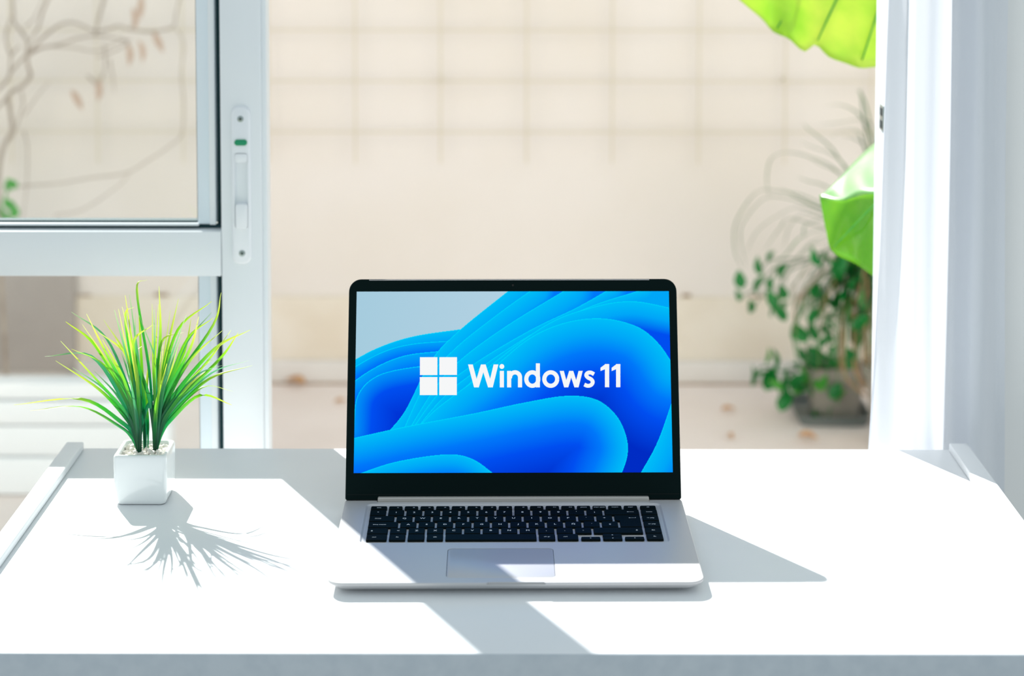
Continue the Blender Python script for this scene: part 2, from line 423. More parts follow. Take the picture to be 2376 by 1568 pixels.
# ------------------------------------------------------------------ curtain
def curtain():
    path = [(.4190, 2.316), (.4202, 2.3145), (.4262, 2.308), (.4350, 2.297), (.4440, 2.2845), (.4510, 2.2825), (.4600, 2.289), (.4710, 2.295), (.4820, 2.290), (.4930, 2.281), (.5015, 2.2765), (.5085, 2.281), (.5130, 2.300), (.5185, 2.322), (.5260, 2.330), (.5360, 2.322), (.5450, 2.310), (.5560, 2.312), (.5680, 2.328), (.5790, 2.336), (.5905, 2.334)]
    P = smooth_curve(path, 7)
    zs = np.linspace(FL + .03, 1.33, 60); V = []; Fc = []; n = len(P)
    for z in zs:
        g = .0035 * math.sin(z * 2.3 + .6)
        for i, p in enumerate(P):
            f = i / (n - 1)
            wob = .0022 * math.sin(3.1 * z + 9 * f) + .0013 * math.sin(7.7 * z + 21 * f)
            spread = 1 + .02 * (z - .5)
            wob += .0011 * math.sin(150 * p[0] * 2 + 1.3 * z) * (1 if .452 < p[0] < .505 else .3)
            lean = (.0068 + .0145 * min(1.6, max(0, (z + .02) / .5))) * max(0, 1 - f * 2.6)
            V.append((.4190 + (p[0] - .4190) * (1 + .02 * (.3 - z)) + wob + lean, 2.335 + (p[1] - 2.335) * spread + wob * .3, z))
    for k in range(len(zs) - 1):
        for i in range(n - 1): Fc.append((k * n + i, k * n + i + 1, (k + 1) * n + i + 1, (k + 1) * n + i))
    root = empty('curtain', (.5, 2.33, FL))
    tag(root, 'sheer white curtain hanging in soft folds beside the open door', 'curtain')
    V = [(a - .5, b - 2.33, c - FL) for a, b, c in V]
    o = obj('cloth', mesh_of('cloth', V, Fc, 180), 'curtain_cloth', root)
    hem = [V[k * n] for k in range(len(zs))]
    V2, F2 = tube(hem, .0011, 6)
    obj('hem', mesh_of('hem', V2, F2, 180), 'curtain_cloth', root)
    V3, F3 = tube([(-.12, .0, 1.33 - FL + .012), (.16, 0, 1.33 - FL + .012)], .01, 10)
    obj('rod', mesh_of('rod', V3, F3, 60), 'frame_white', root)
curtain()

# ------------------------------------------------------------------ desk
XL, XR, YB, YF = -.5132, .5105, 2.2711, 1.6898
SW_ = .0205
desk = empty('desk', (0, 2.0, FL)); tag(desk, 'white painted desk with raised side strips under the laptop', 'desk')
def dbox(name, lo, hi, m, bev=.0, seg=2):
    o = (0, 2.0, FL); return box(name, [a - b for a, b in zip(lo, o)], [a - b for a, b in zip(hi, o)], m, desk, bev, seg)
dbox('desktop', (XL - SW_, YF, -.036), (XR + SW_ + .001, YB, 0), 'desk_white', .0005)
dbox('front_board', (XL - SW_, YF - .0008, -.085), (XR + SW_ + .001, YF + .001, -.0006), 'desk_front_shade', .0003)
dbox('side_strip', (XL - SW_, YF - .002, .0002), (XL, YB - .006, .0097), 'desk_white', .0016, 3)
dbox('side_strip', (XR, YF - .002, .0002), (XR + SW_ + .001, YB - .006, .0097), 'desk_white', .0010, 3)
for x in (XL - SW_, XR + SW_ - .017):
    dbox('side_panel', (x, YF + .004, FL), (x + .018, YB - .01, -.036), 'desk_white', .001)
dbox('back_panel', (XL - SW_ + .018, YB - .03, FL + .12), (XR + SW_ - .017, YB - .014, -.036), 'desk_white', .001)

# ------------------------------------------------------------------ laptop
LAPX, LAPY, LAPYAW = -.00112, 1.82061, .01304
lap = empty('laptop', (LAPX, LAPY, .0004), LAPYAW)
tag(lap, 'open silver laptop with a bright blue screen standing on the white desk', 'laptop')
LM = Matrix.Translation((LAPX, LAPY, 0)) @ Matrix.Rotation(LAPYAW, 4, 'Z'); LI = LM.inverted()
BW, BD, ZTOP = .3622, .2435, .0128
cyb = BD / 2
def bloop(z, ins, r): return [(x, y, z) for x, y in rrect(BW - 2 * ins, BD - 2 * ins, r, 8, 0, cyb)]
V, Fc = loft([bloop(.0028, .013, .010), bloop(.0042, .0075, .012), bloop(.0096, .0006, .0145), bloop(.0106, 0, .015), bloop(.0122, 0, .015), bloop(ZTOP, .0006, .0144)])
base = obj('base', mesh_of('base', V, Fc), 'alu', lap)
def cutter(loops):
    V, Fc = loft(loops); o = obj('cutter', mesh_of('cutter', V, Fc), None); o.matrix_world = LM; return o
kw, kd, kcx, kcy = .3140, .1152, .0001, .1648
def rr3(w, d, r, z, cx, cy, n=5): return [(x, y, z) for x, y in rrect(w, d, r, n, cx, cy)]
cut = [cutter([rr3(kw - .0030, kd - .0030, .0048, ZTOP - .0011, kcx, kcy), rr3(kw + .0006, kd + .0006, .0066, ZTOP + .0004, kcx, kcy)])]
tpx, tpy, tpw, tpd = -.0145, .0520, .1058, .0775
cut.append(cutter([rr3(tpw, tpd, .0055, ZTOP - .0007, tpx, tpy), rr3(tpw, tpd, .0055, ZTOP + .001, tpx, tpy)]))
# finger notch in the front edge
cut.append(cutter([[(-.0300, -.002, .0114), (.0300, -.002, .0114), (.0265, .0022, .0114), (-.0265, .0022, .0114)], [(-.0300, -.002, .02), (.0300, -.002, .02), (.0265, .0022, .02), (-.0265, .0022, .02)]]))
# slot at the back where the hinge turns
cut.append(cutter([rr3(.2925, .0165, .0008, ZTOP - .007, 0, .2365), rr3(.2925, .0165, .0008, ZTOP + .002, 0, .2365)]))
bpy.context.view_layer.update()
for c in cut:
    md = base.modifiers.new('cut', 'BOOLEAN'); md.object = c; md.operation = 'DIFFERENCE'; md.solver = 'EXACT'
dg = bpy.context.evaluated_depsgraph_get()
newme = bpy.data.meshes.new_from_object(base.evaluated_get(dg))
base.modifiers.clear(); base.data = newme
newme.polygons.foreach_set('use_smooth', [True] * len(newme.polygons)); newme.set_sharp_from_angle(angle=math.radians(28))
for c in cut: bpy.data.objects.remove(c)
for fx in (-.15, .15):
    for fy in (.03, .215):
        V, Fc = loft([rr3(.03, .006, .003, 0, fx, fy), rr3(.03, .006, .003, .0034, fx, fy)])
        obj('foot', mesh_of('foot', V, Fc, 40), 'rubber', lap)
V, Fc = loft([rr3(tpw - .0010, tpd - .0010, .005, ZTOP - .0007, tpx, tpy), rr3(tpw - .0010, tpd - .0010, .005, ZTOP - .0003, tpx, tpy), rr3(tpw - .0016, tpd - .0016, .0047, ZTOP - .0001, tpx, tpy)])
obj('touchpad', mesh_of('touchpad', V, Fc, 40), 'alu_pad', lap)
V, Fc = loft([rr3(tpw - .0001, tpd - .0001, .0054, ZTOP - .00069, tpx, tpy), rr3(tpw - .0001, tpd - .0001, .0054, ZTOP - .00060, tpx, tpy)])
obj('touchpad_gap', mesh_of('touchpad_gap', V, Fc), 'groove', lap)

# keys: (row front, row depth, [(left, right, legend, kind)])
def rng(xs): return list(zip(xs[:-1], xs[1:]))
KEYS = []
def krow(v0, dep, edges, legs, gap=2.3):
    for (a, b), t in zip(edges, legs): KEYS.append((a + gap / 2, b - gap / 2, v0, dep, t))
P19 = lambda a, n: [a + 19.0 * i for i in range(n + 1)]
krow(185.3, 15.6, [(-152.6, -133.5)] + rng(P19(-133.5, 12)) + [(94.5, 133.2), (133.2, 152.4)], ['\u00ba', '1', '2', '3', '4', '5', '6', '7', '8', '9', '0', "'", '\u00a1', 'BACK', 'inicio'])
krow(167.2, 15.8, [(-152.4, -124.0)] + rng(P19(-124.0, 12)) + [(133.2, 152.4)], ['TAB'] + list('QWERTYUIOP') + ['`', '+', 're p\u00e1g'])
krow(149.0, 15.9, [(-152.2, -119.2)] + rng(P19(-119.2, 12)) + [(133.2, 152.4)], ['bloq may\u00fas'] + list('ASDFGHJKL') + ['\u00d1', '\u00b4', '\u00e7', 'av p\u00e1g'])
krow(130.9, 15.9, [(-152.1, -128.8)] + rng([-128.8 + 19.0 * i for i in range(12)]) + [(80.2, 133.0), (133.2, 152.4)], ['SHIFT', '<'] + list('ZXCVBNM') + [',', '.', '-', 'SHIFTR', 'fin'])
krow(112.6, 16.1, [(-152.0, -128.8), (-128.8, -109.9), (-109.9, -90.5), (-90.5, -71.6), (-71.6, 23.5), (23.5, 42.5), (42.5, 66.0)], ['ctrl', 'fn', '', 'alt', '', 'alt gr', 'ctrl'])
KEYS.append((134.4, 151.3, 112.6, 16.1, 'fn'))
for a, b, t in ((67.6, 87.2, 'LEFT'), (112.1, 131.8, 'RIGHT'), (89.9, 109.5, 'DOWN')): KEYS.append((a, b, 112.6, 7.7, t))
KEYS.append((89.9, 109.5, 120.7, 8.0, 'UP'))
KEYS.append((-151.4, -134.4, 203.6, 9.0, 'esc'))
fl = ['f%d' % i for i in range(1, 13)] + ['pausa', 'impr pant', 'insert', 'supr']
for i in range(16): KEYS.append((-132.3 + 16.62 * i, -118.0 + 16.62 * i, 203.4, 9.0, fl[i]))
KEYS.append((134.4, 151.0, 203.2, 9.0, 'POWER'))
key_cache = {}
ZK0, ZK1 = ZTOP - .0010, ZTOP + .0010
def key_mesh(w, d):
    k = (round(w, 1), round(d, 1))
    if k not in key_cache:
        w, d = k[0] / 1000, k[1] / 1000
        lp = lambda ins, r, z: [(x, y, z) for x, y in rrect(w - 2 * ins, d - 2 * ins, r, 3)]
        V, Fc = loft([lp(0, .0012, 0), lp(.00005, .0012, .0014), lp(.0004, .0013, .0020)], False, True)
        key_cache[k] = mesh_of('key', V, Fc, 35)
    return key_cache[k]
# legends are flat print on the key tops
txt = {}
def text_obj(s):
    c = bpy.data.curves.new('txt', 'FONT'); c.body = s; c.size = 1; c.align_x = 'CENTER'; c.align_y = 'CENTER'; c.resolution_u = 2; c.offset = .012
    o = bpy.data.objects.new('txt', c); COL.objects.link(o); return o
special = {'BACK', 'TAB', 'SHIFT', 'SHIFTR', 'LEFT', 'RIGHT', 'UP', 'DOWN', 'POWER', 'ENTER', ''}
for k in KEYS:
    if k[4] not in special and k[4] not in txt: txt[k[4]] = text_obj(k[4])
bpy.context.view_layer.update(); dg = bpy.context.evaluated_depsgraph_get()
tme = {}
for s, o in txt.items():
    me = bpy.data.meshes.new_from_object(o.evaluated_get(dg)); me.materials.clear(); me.name = 'legend'; tme[s] = me
    c = o.data; bpy.data.objects.remove(o); bpy.data.curves.remove(c)
def poly_me(polys):
    V = []; Fc = []
    for P in polys: Fc.append(tuple(range(len(V), len(V) + len(P)))); V += [(x, y, 0) for x, y in P]
    return mesh_of('legend', V, Fc)
def bar(x0, y0, x1, y1, w):
    d = Vector((x1 - x0, y1 - y0)).normalized(); n = Vector((-d.y, d.x)) * w / 2
    return [(x0 - n.x, y0 - n.y), (x1 - n.x, y1 - n.y), (x1 + n.x, y1 + n.y), (x0 + n.x, y0 + n.y)]
tri = [(-.5, 0), (.1, .35), (.1, -.35)]; rot = lambda P, a: [(x * math.cos(a) - y * math.sin(a), x * math.sin(a) + y * math.cos(a)) for x, y in P]
arrow = [tri, bar(.1, 0, 2.2, 0, .16)]
up_arrow = [rot([(x * 1.2, y * 1.2) for x, y in tri], -math.pi / 2), bar(-.22, -.05, -.22, -.5, .12), bar(.22, -.05, .22, -.5, .12), bar(-.28, -.5, .28, -.5, .12)]
sm = {'BACK': poly_me(arrow), 'ENTER': poly_me(arrow + [bar(2.2, -.05, 2.2, .5, .16)]), 'TAB': poly_me([bar(-1.2, .35, 1.2, .35, .14), rot([(x * .8, y * .8) for x, y in tri], 0) and [(x * .8 - .8, y * .8 + .35) for x, y in tri], bar(-1.2, -.35, 1.2, -.35, .14), [(-x * .8 + .8, y * .8 - .35) for x, y in tri]]),
      'SHIFT': poly_me(up_arrow), 'LEFT': poly_me([tri]), 'RIGHT': poly_me([[(-x, -y) for x, y in tri]]), 'UP': poly_me([rot(tri, -math.pi / 2)]), 'DOWN': poly_me([rot(tri, math.pi / 2)]),
      'POWER': poly_me([bar(.45 * math.cos(a), .45 * math.sin(a), .45 * math.cos(a + .7), .45 * math.sin(a + .7), .14) for a in np.arange(2.1, 7.2, .6)] + [bar(0, .1, 0, .6, .14)])}
sm['SHIFTR'] = sm['SHIFT']
def add_legend(keyo, t, w, d):
    if t == '': return
    if t in sm:
        me = sm[t]; s = .0028
        off = {'BACK': w * .18, 'ENTER': w * .1, 'TAB': -w * .15, 'SHIFT': -w * .28, 'SHIFTR': w * .38}.get(t, 0)
        if t in ('LEFT', 'RIGHT', 'UP', 'DOWN', 'POWER'): s = .0026
    else:
        me = tme[t]; n = len(t); s = .0052 if n == 1 else (.0030 if n > 3 else .0036); off = 0
        if t[0] == 'f' and t[1:].isdigit(): s = .0027; off = w * .18
        if t in ('bloq may\u00fas', 'ctrl'): off = -w * .12
    o = obj('legend', me, 'legend', keyo, (off / 1000, 0, .00203)); o.scale = (s, s, s)
for a, b, v0, dep, t in KEYS:
    ko = obj('key', key_mesh(b - a, dep), 'key_black', lap, ((a + b) / 2000, (v0 + dep / 2) / 1000, ZK0))
    add_legend(ko, t, b - a, dep)
# L-shaped enter key
ex = [(105.1, 183.0), (105.1, 168.4), (109.9, 167.2), (109.9, 149.0), (132.0, 149.0), (132.0, 183.0)]
def eloop(k, z): 
    c = np.mean(np.array(ex), 0); return [((x - k * np.sign(x - c[0])) / 1000 - .119, (y - k * np.sign(y - c[1])) / 1000 - .166, z) for x, y in ex]
V, Fc = loft([eloop(0, 0), eloop(.05, .0014), eloop(.4, .0020)], False, True)
ek = obj('key', mesh_of('enter_key', V, Fc), 'key_black', lap, (.119, .166, ZK0))
add_legend(ek, 'ENTER', 20, 15); ek.children[0].location = (.002, .009, .00203)

# lid: tilted back, black bezel, panel, hinge bar
TILT = .318575
sbl = LI @ Vector((0, 2.061899, .040214))     # middle of the panel's lower edge, in laptop space
LIDM = Matrix.Translation((0, sbl.y, sbl.z)) @ Matrix.Rotation(-TILT, 4, 'X')   # local x right, z up the lid, -y towards the viewer
LW, LB, LT = .3614, -.0283, .2072
def lid_loop(y, ins, n=8):
    P = rrect(LW - 2 * ins, LT - LB - 2 * ins, .0135 - ins, n, 0, (LT + LB) / 2)
    k = n + 1; Q = []
    low = rrect(LW - 2 * ins, LT - LB - 2 * ins, .0025, n, 0, (LT + LB) / 2)      # lower corners nearly square
    for i, (x, z) in enumerate(P): Q.append((x, y, z) if z > .1 else (low[i][0], y, low[i][1]))
    return Q
V, Fc = loft([lid_loop(.0052, .0010), lid_loop(.0044, .0002), lid_loop(.0010, 0), lid_loop(.0002, .0004)])
lid = obj('lid', mesh_of('lid', V, Fc, 40), 'lid_back', lap); lid.matrix_local = LIDM
PW, PH = .3442, .1936
def ring(y, outer, inner):
    n = len(outer); V = [(x, y, z) for x, z in outer] + [(x, y, z) for x, z in inner]
    return V, [(i, (i + 1) % n, n + (i + 1) % n, n + i) for i in range(n)]
n = 8
outer = [(x, z) for x, y, z in lid_loop(0, .0006, n)]
inner = rrect(PW, PH, .0002, n, 0, PH / 2)
Lp = [[(x, .0003, z) for x, z in outer], [(x, -.0005, z) for x, z in [(a * .9985, (b - .09) * .9985 + .09) for a, b in outer]], [(x, -.0005, z) for x, z in inner], [(x, .0002, z) for x, z in inner]]
V, Fc = loft(Lp, False, False)
bz_ = obj('bezel', mesh_of('bezel', V, Fc, 40), 'bezel', lid)
# camera dot and hinge-side seam of the bezel
V, Fc = loft([[(.0012 * math.cos(a), -.00052, .2003 + .0012 * math.sin(a)) for a in np.linspace(0, 6.283, 13)[:-1]], [(.0012 * math.cos(a), -.0007, .2003 + .0012 * math.sin(a)) for a in np.linspace(0, 6.283, 13)[:-1]]])
obj('webcam', mesh_of('webcam', V, Fc), 'rubber', bz_)
box('bezel_seam', (-LW / 2 + .002, -.0008, LB + .0055), (LW / 2 - .002, -.0004, LB + .0062), 'lid_back', bz_)
box('rubber_strip', (-LW / 2 + .022, -.0010, LT - .0015), (LW / 2 - .030, -.0002, LT - .0008), 'alu', bz_, .0003)
hb = box('hinge', (-.1457, .2288, ZTOP - .0046), (.1457, .2425, ZTOP + .0044), 'alu_hinge', lap, .0014, 3)

# panel picture: flowing blue ribbons, painted per vertex
LIDW = LM @ LIDM; LIDI = LIDW.inverted()
def to_panel(u, v):
    d = ray(u, v); o = LIDI @ Vector((0, 0, EYE)); dd = LIDI.to_3x3() @ d
    t = -o.y / dd.y; p = o + dd * t; return p.x, p.z
def zpx(x, y): return to_panel(800 + x / 3.01538, 640 + y / 3.01538)
def panel():
    NX, NY = 640, 360
    X = np.linspace(-PW / 2, PW / 2, NX + 1); Z = np.linspace(0, PH, NY + 1)
    gx, gz = np.meshgrid(X, Z); P = np.stack([gx.ravel(), gz.ravel()], 1)
    def curve(pts): return np.array([zpx(*p) for p in smooth_curve(pts, 10)])
    def inside(poly):
        c = np.zeros(len(P), bool); x, y = P[:, 0], P[:, 1]
        for (x0, y0), (x1, y1) in zip(poly, np.roll(poly, -1, 0)):
            if y0 == y1: continue
            c ^= ((y0 > y) != (y1 > y)) & (x < (x1 - x0) * (y - y0) / (y1 - y0) + x0)
        return c
    def dist(line, idx):
        d = np.full(len(idx), 9.)
        Q = P[idx]
        for a, b in zip(line[:-1], line[1:]):
            ab = b - a; L = (ab @ ab) + 1e-12
            t = np.clip(((Q - a) @ ab) / L, 0, 1)
            d = np.minimum(d, np.hypot(*(Q - a - t[:, None] * ab).T))
        return d
    lin = lambda c: np.array(srgb(*c)[:3])
    f = (P[:, 0] / PW + .5)[:, None]
    colr = lin((166, 204, 222)) * (1 - f) + lin((190, 214, 230)) * f
    px = PW / 2205
    def layer(edge, close, stops, line=(0, 214, 250), lw=4.):
        e = curve(edge); poly = np.vstack([e] + ([np.array([zpx(*p) for p in close])] if close else []))
        idx = np.nonzero(inside(poly))[0]
        if len(idx) == 0: return
        d = dist(e, idx) / px
        ds = [s[0] for s in stops]; cs = np.array([lin(s[1]) for s in stops])
        c = np.stack([np.interp(d, ds, cs[:, k]) for k in range(3)], 1)
        a = np.clip(1.6 - d / lw, 0, 1)[:, None]
        colr[idx] = c * (1 - a) + lin(line) * a
    C1, C2, C3, C4, C5 = (0, 190, 248), (0, 166, 248), (0, 120, 250), (0, 78, 240), (0, 52, 214)
    BR = [(2400, 1500), (-50, 1500)]
    layer([(-20, 640), (220, 510), (480, 425), (830, 372)], [(830, 1500), (-50, 1500)], [(0, C1), (60, C2), (110, C3)])
    layer([(-20, 690), (240, 545), (460, 480), (760, 455)], [(760, 1500), (-50, 1500)], [(0, C2), (60, C3), (130, C4)])
    layer([(-20, 800), (200, 650), (420, 560), (700, 525)], [(700, 1500), (-50, 1500)], [(0, C2), (90, C3), (230, C5)])
    layer([(60, 1080), (90, 840), (230, 700), (480, 640), (640, 640)], [(640, 1500), (60, 1500)], [(0, (0, 150, 248)), (120, C4), (300, C5)])
    layer([(260, 1140), (420, 950), (600, 600), (800, 385), (1165, 90)], [(2500, 90), (2400, 1500), (260, 1500)], [(0, C1), (110, C2), (170, C2)])
    layer([(300, 1330), (560, 760), (760, 520), (1050, 285), (1320, 90)], [(2500, 90), (2400, 1500), (560, 1500)], [(0, C1), (100, C2), (150, C3)])
    layer([(300, 1330), (620, 800), (820, 580), (1150, 340), (1560, 90)], [(2500, 90), (2400, 1500), (620, 1500)], [(0, C1), (110, C2), (190, C3)])
    layer([(300, 1330), (640, 840), (900, 620), (1300, 380), (1620, 225), (1860, 90)], [(2500, 90), (2400, 1500), (640, 1500)], [(0, C1), (60, C2), (120, C3)])
    layer([(300, 1330), (660, 880), (940, 650), (1340, 390), (1720, 215), (2090, 95)], [(2500, 90), (2400, 1500), (660, 1500)], [(0, C1), (70, C2)])
    layer([(300, 1330), (700, 920), (980, 660), (1400, 350), (1720, 225), (2010, 180), (2320, 235)], [(2400, 1500), (700, 1500)], [(0, C1), (90, C2), (190, C4)])
    layer([(300, 1330), (560, 1010), (760, 840), (1040, 640), (1290, 440), (1540, 330), (1800, 300), (2040, 355), (2190, 470), (2310, 640)], [(2400, 1500), (560, 1500)], [(0, C1), (110, C2), (230, C3), (380, C4), (620, (0, 44, 196))])
    layer([(-20, 1155), (400, 1062), (900, 965), (1250, 890), (1550, 842), (1760, 868), (1900, 980), (1970, 1130), (1975, 1270), (1915, 1440)], [(-50, 1440)], [(0, C1), (80, C2), (190, C3), (330, C4), (520, (0, 48, 206))])
    layer([(60, 1400), (350, 1305), (700, 1252), (890, 1282), (1060, 1400)], [], [(0, C1), (60, C2), (130, C3)])
    layer([(2060, 1400), (2190, 1160), (2310, 820)], [(2400, 820), (2400, 1400)], [(0, C1), (120, C2), (220, C3)])
    V = np.stack([P[:, 0], np.full(len(P), -.0001), P[:, 1]], 1)
    me = bpy.data.meshes.new('screen')
    me.vertices.add(len(V)); me.vertices.foreach_set('co', V.ravel())
    i = np.arange(NX * NY); r, c = i // NX, i % NX; a = r * (NX + 1) + c
    q = np.stack([a, a + 1, a + NX + 2, a + NX + 1], 1).astype(np.int32)
    me.loops.add(q.size); me.loops.foreach_set('vertex_index', q.ravel())
    me.polygons.add(len(q)); me.polygons.foreach_set('loop_start', np.arange(0, q.size, 4, dtype=np.int32))
    me.update(calc_edges=True)
    at = me.attributes.new('screen', 'FLOAT_COLOR', 'POINT')
    at.data.foreach_set('color', np.hstack([colr, np.ones((len(P), 1))]).astype(np.float32).ravel())
    return me
scr = obj('screen', panel(), 'screen_image', lid)

# the emblem and the lettering on the screen
def lettering():
    polys = []
    def q(*pts): polys.append([zpx(*p) for p in pts])
    def slab(x0, y0, x1, y1, w): q((x0 - w / 2, y0), (x1 - w / 2, y1), (x1 + w / 2, y1), (x0 + w / 2, y0))
    def stroke(pts, w):
        P = [Vector(p) for p in pts]; L = []; R = []
        for i, p in enumerate(P):
            t = (P[min(i + 1, len(P) - 1)] - P[max(i - 1, 0)]).normalized(); nn = Vector((-t.y, t.x)) * w / 2
            L.append(p + nn); R.append(p - nn)
        for i in range(len(P) - 1): q(L[i], L[i + 1], R[i + 1], R[i])
    def ell(cx, cy, rx, ry, a0, a1, n=26): return [(cx + rx * math.cos(a0 + (a1 - a0) * i / n), cy + ry * math.sin(a0 + (a1 - a0) * i / n)) for i in range(n + 1)]
    B, C, X = 782, 622, 667
    for a, b in (((879, C), (921, B)), ((969, C), (921, B)), ((969, C), (1019, B)), ((1058, C), (1019, B))): slab(*a, *b, 33)
    slab(1099, X, 1099, B, 29); polys.append([zpx(*p) for p in ell(1099, 636, 17, 17, 0, 2 * math.pi, 20)[:-1]])
    slab(1150, X, 1150, B, 29)
    stroke([(1155, 715)] + ell(1191, 712, 35, 35, math.pi, 2 * math.pi) + [(1226, 730), (1226, B)], 29)
    slab(1351, 614, 1351, B, 28); stroke(ell(1312, 724, 42, 47, 0, 2 * math.pi, 36), 29)
    stroke(ell(1441, 724, 45, 47, 0, 2 * math.pi, 36), 29)
    for a, b in (((1518, X), (1549, B)), ((1584, X), (1549, B)), ((1584, X), (1621, B)), ((1650, X), (1621, B))): slab(*a, *b, 29)
    stroke(smooth_curve([(1744, 690), (1722, 679), (1700, 681), (1689, 697), (1702, 714), (1724, 726), (1735, 746), (1722, 766), (1698, 771), (1676, 762)], 5), 27)
    for dx in (0, 78):
        slab(1835 + dx, 619, 1835 + dx, 781, 30); q((1789 + dx, 645), (1824 + dx, 619), (1840 + dx, 619), (1840 + dx, 640), (1820 + dx, 655), (1789 + dx, 668))
    V = []; Fc = []
    for P in polys: Fc.append(tuple(range(len(V), len(V) + len(P)))); V += [(x, -.00022, z) for x, z in P]
    obj('screen_lettering', mesh_of('screen_lettering', V, Fc), 'screen_white', scr)
    for x0, y0, x1, y1 in ((526, 571, 648, 696), (662, 571, 785, 695), (525, 710, 648, 836), (661, 710, 784, 836)):
        P = [zpx(*p) for p in ((x0, y0), (x1, y0), (x1, y1), (x0, y1))]
        obj('emblem_square', mesh_of('emblem_square', [(x, -.00022, z) for x, z in P], [(0, 1, 2, 3)]), 'screen_white', scr)
lettering()

# ------------------------------------------------------------------ small potted grass on the desk
pf = at_z(265, 1173, 0); pr = at_z(386, 1173, 0)
PWD = .0583; pcx = (pf.x + pr.x) / 2; pcy = pf.y + PWD / 2 - .001; PZ = .0553
pg = empty('potted_grass', (pcx, pcy, .0004))
tag(pg, 'small artificial grass in a white square ceramic pot on the desk', 'potted plant')
L = []
for z, s, r in ((.0, .050, .005), (.0012, .0535, .006), (.006, .0565, .0055), (.02, .0578, .005), (.0515, PWD, .0048), (.0540, PWD - .0010, .005), (PZ, PWD - .0042, .005), (PZ - .0004, PWD - .0090, .005), (PZ - .0026, PWD - .0110, .005), (.047, PWD - .0115, .005)):
    L.append([(x, y, z) for x, y in rrect(s, s, r, 6)])
V, Fc = loft(L, True, True)
obj('pot', mesh_of('pot', V, Fc, 60), 'ceramic', pg)
def pebble_me(seed):
    rnd = random.Random(seed); bm = bmesh.new(); bmesh.ops.create_icosphere(bm, subdivisions=2, radius=1)
    ks = [(Vector((rnd.uniform(-1, 1), rnd.uniform(-1, 1), rnd.uniform(-1, 1))).normalized(), rnd.uniform(.55, .85)) for _ in range(9)]
    for v in bm.verts:
        for n_, d_ in ks:
            e = v.co.dot(n_) - d_
            if e > 0: v.co -= n_ * e
    me = bpy.data.meshes.new('pebble'); bm.to_mesh(me); bm.free(); return me
peb = [pebble_me(s) for s in range(5)]
k = 0
for gx in range(9):
    for gy in range(9):
        x = (gx - 4) * .0051 + random.uniform(-.0014, .0014); y = (gy - 4) * .0051 + random.uniform(-.0014, .0014)
        if abs(x) > .0215 or abs(y) > .0215: continue
        o = obj('pebble', peb[k % 5], 'pebble_white', pg, (x, y, .0497 + random.uniform(-.0006, .0018)), (random.uniform(0, 3), random.uniform(0, 3), random.uniform(0, 3)))
        s = random.uniform(.0028, .0043); o.scale = (s, s * random.uniform(.8, 1.1), s * .8); k += 1
TIPS = [(115, 1140, 640, 1090), (250, 1190, 640, 1160), (370, 740, 730, 740), (460, 775, 800, 1010), (500, 612, 740, 900), (543, 452, 760, 640), (590, 372, 860, 590),
        (715, 388, 850, 700), (680, 475, 880, 800), (590, 678, 850, 820), (600, 833, 840, 1010), (855, 435, 1040, 740), (810, 533, 1050, 740), (845, 600, 1000, 900),
        (945, 355), (980, 348), (1010, 330), (1035, 235), (1072, 228), (1110, 330, 1030, 420), (1215, 105, 1120, 190), (1140, 170), (1120, 380), (1315, 160, 1330, 560),
        (1258, 305), (1310, 310), (1275, 350), (1475, 265, 1400, 620), (1408, 360), (1580, 430, 1540, 700), (1540, 400), (1520, 540, 1340, 620), (1645, 410, 1590, 680), (1750, 285, 1480, 520),
        (1750, 375, 1560, 620), (1828, 212, 1790, 480), (1840, 525, 1600, 760), (1765, 420, 1560, 600), (1500, 560), (2070, 520, 1800, 680), (1910, 525, 1760, 760), (1970, 545, 1850, 760),
        (2055, 775, 1780, 880), (2085, 815, 1760, 920), (1930, 1028, 1700, 990), (1915, 1140, 1680, 1060), (1850, 810, 1650, 900), (1700, 865, 1560, 1000), (1765, 760, 1650, 880),
        (930, 912, 1150, 1010), (1150, 400, 1330, 900), (1260, 480, 1090, 640), (1330, 700), (1420, 545), (1440, 700), (1190, 640, 1080, 760), (1060, 560), (1100, 620), (1000, 700, 1060, 900), (1250, 620), (1350, 640), (1380, 800),
        (1560, 760, 1450, 950), (1620, 700, 1500, 900), (1480, 620), (900, 720, 1020, 950), (780, 860, 950, 1050), (1290, 880), (1150, 780), (1230, 760), (1050, 800), (960, 600, 1060, 800)]
zp = lambda x, y: (x / 3.564, 620 + y / 3.564)
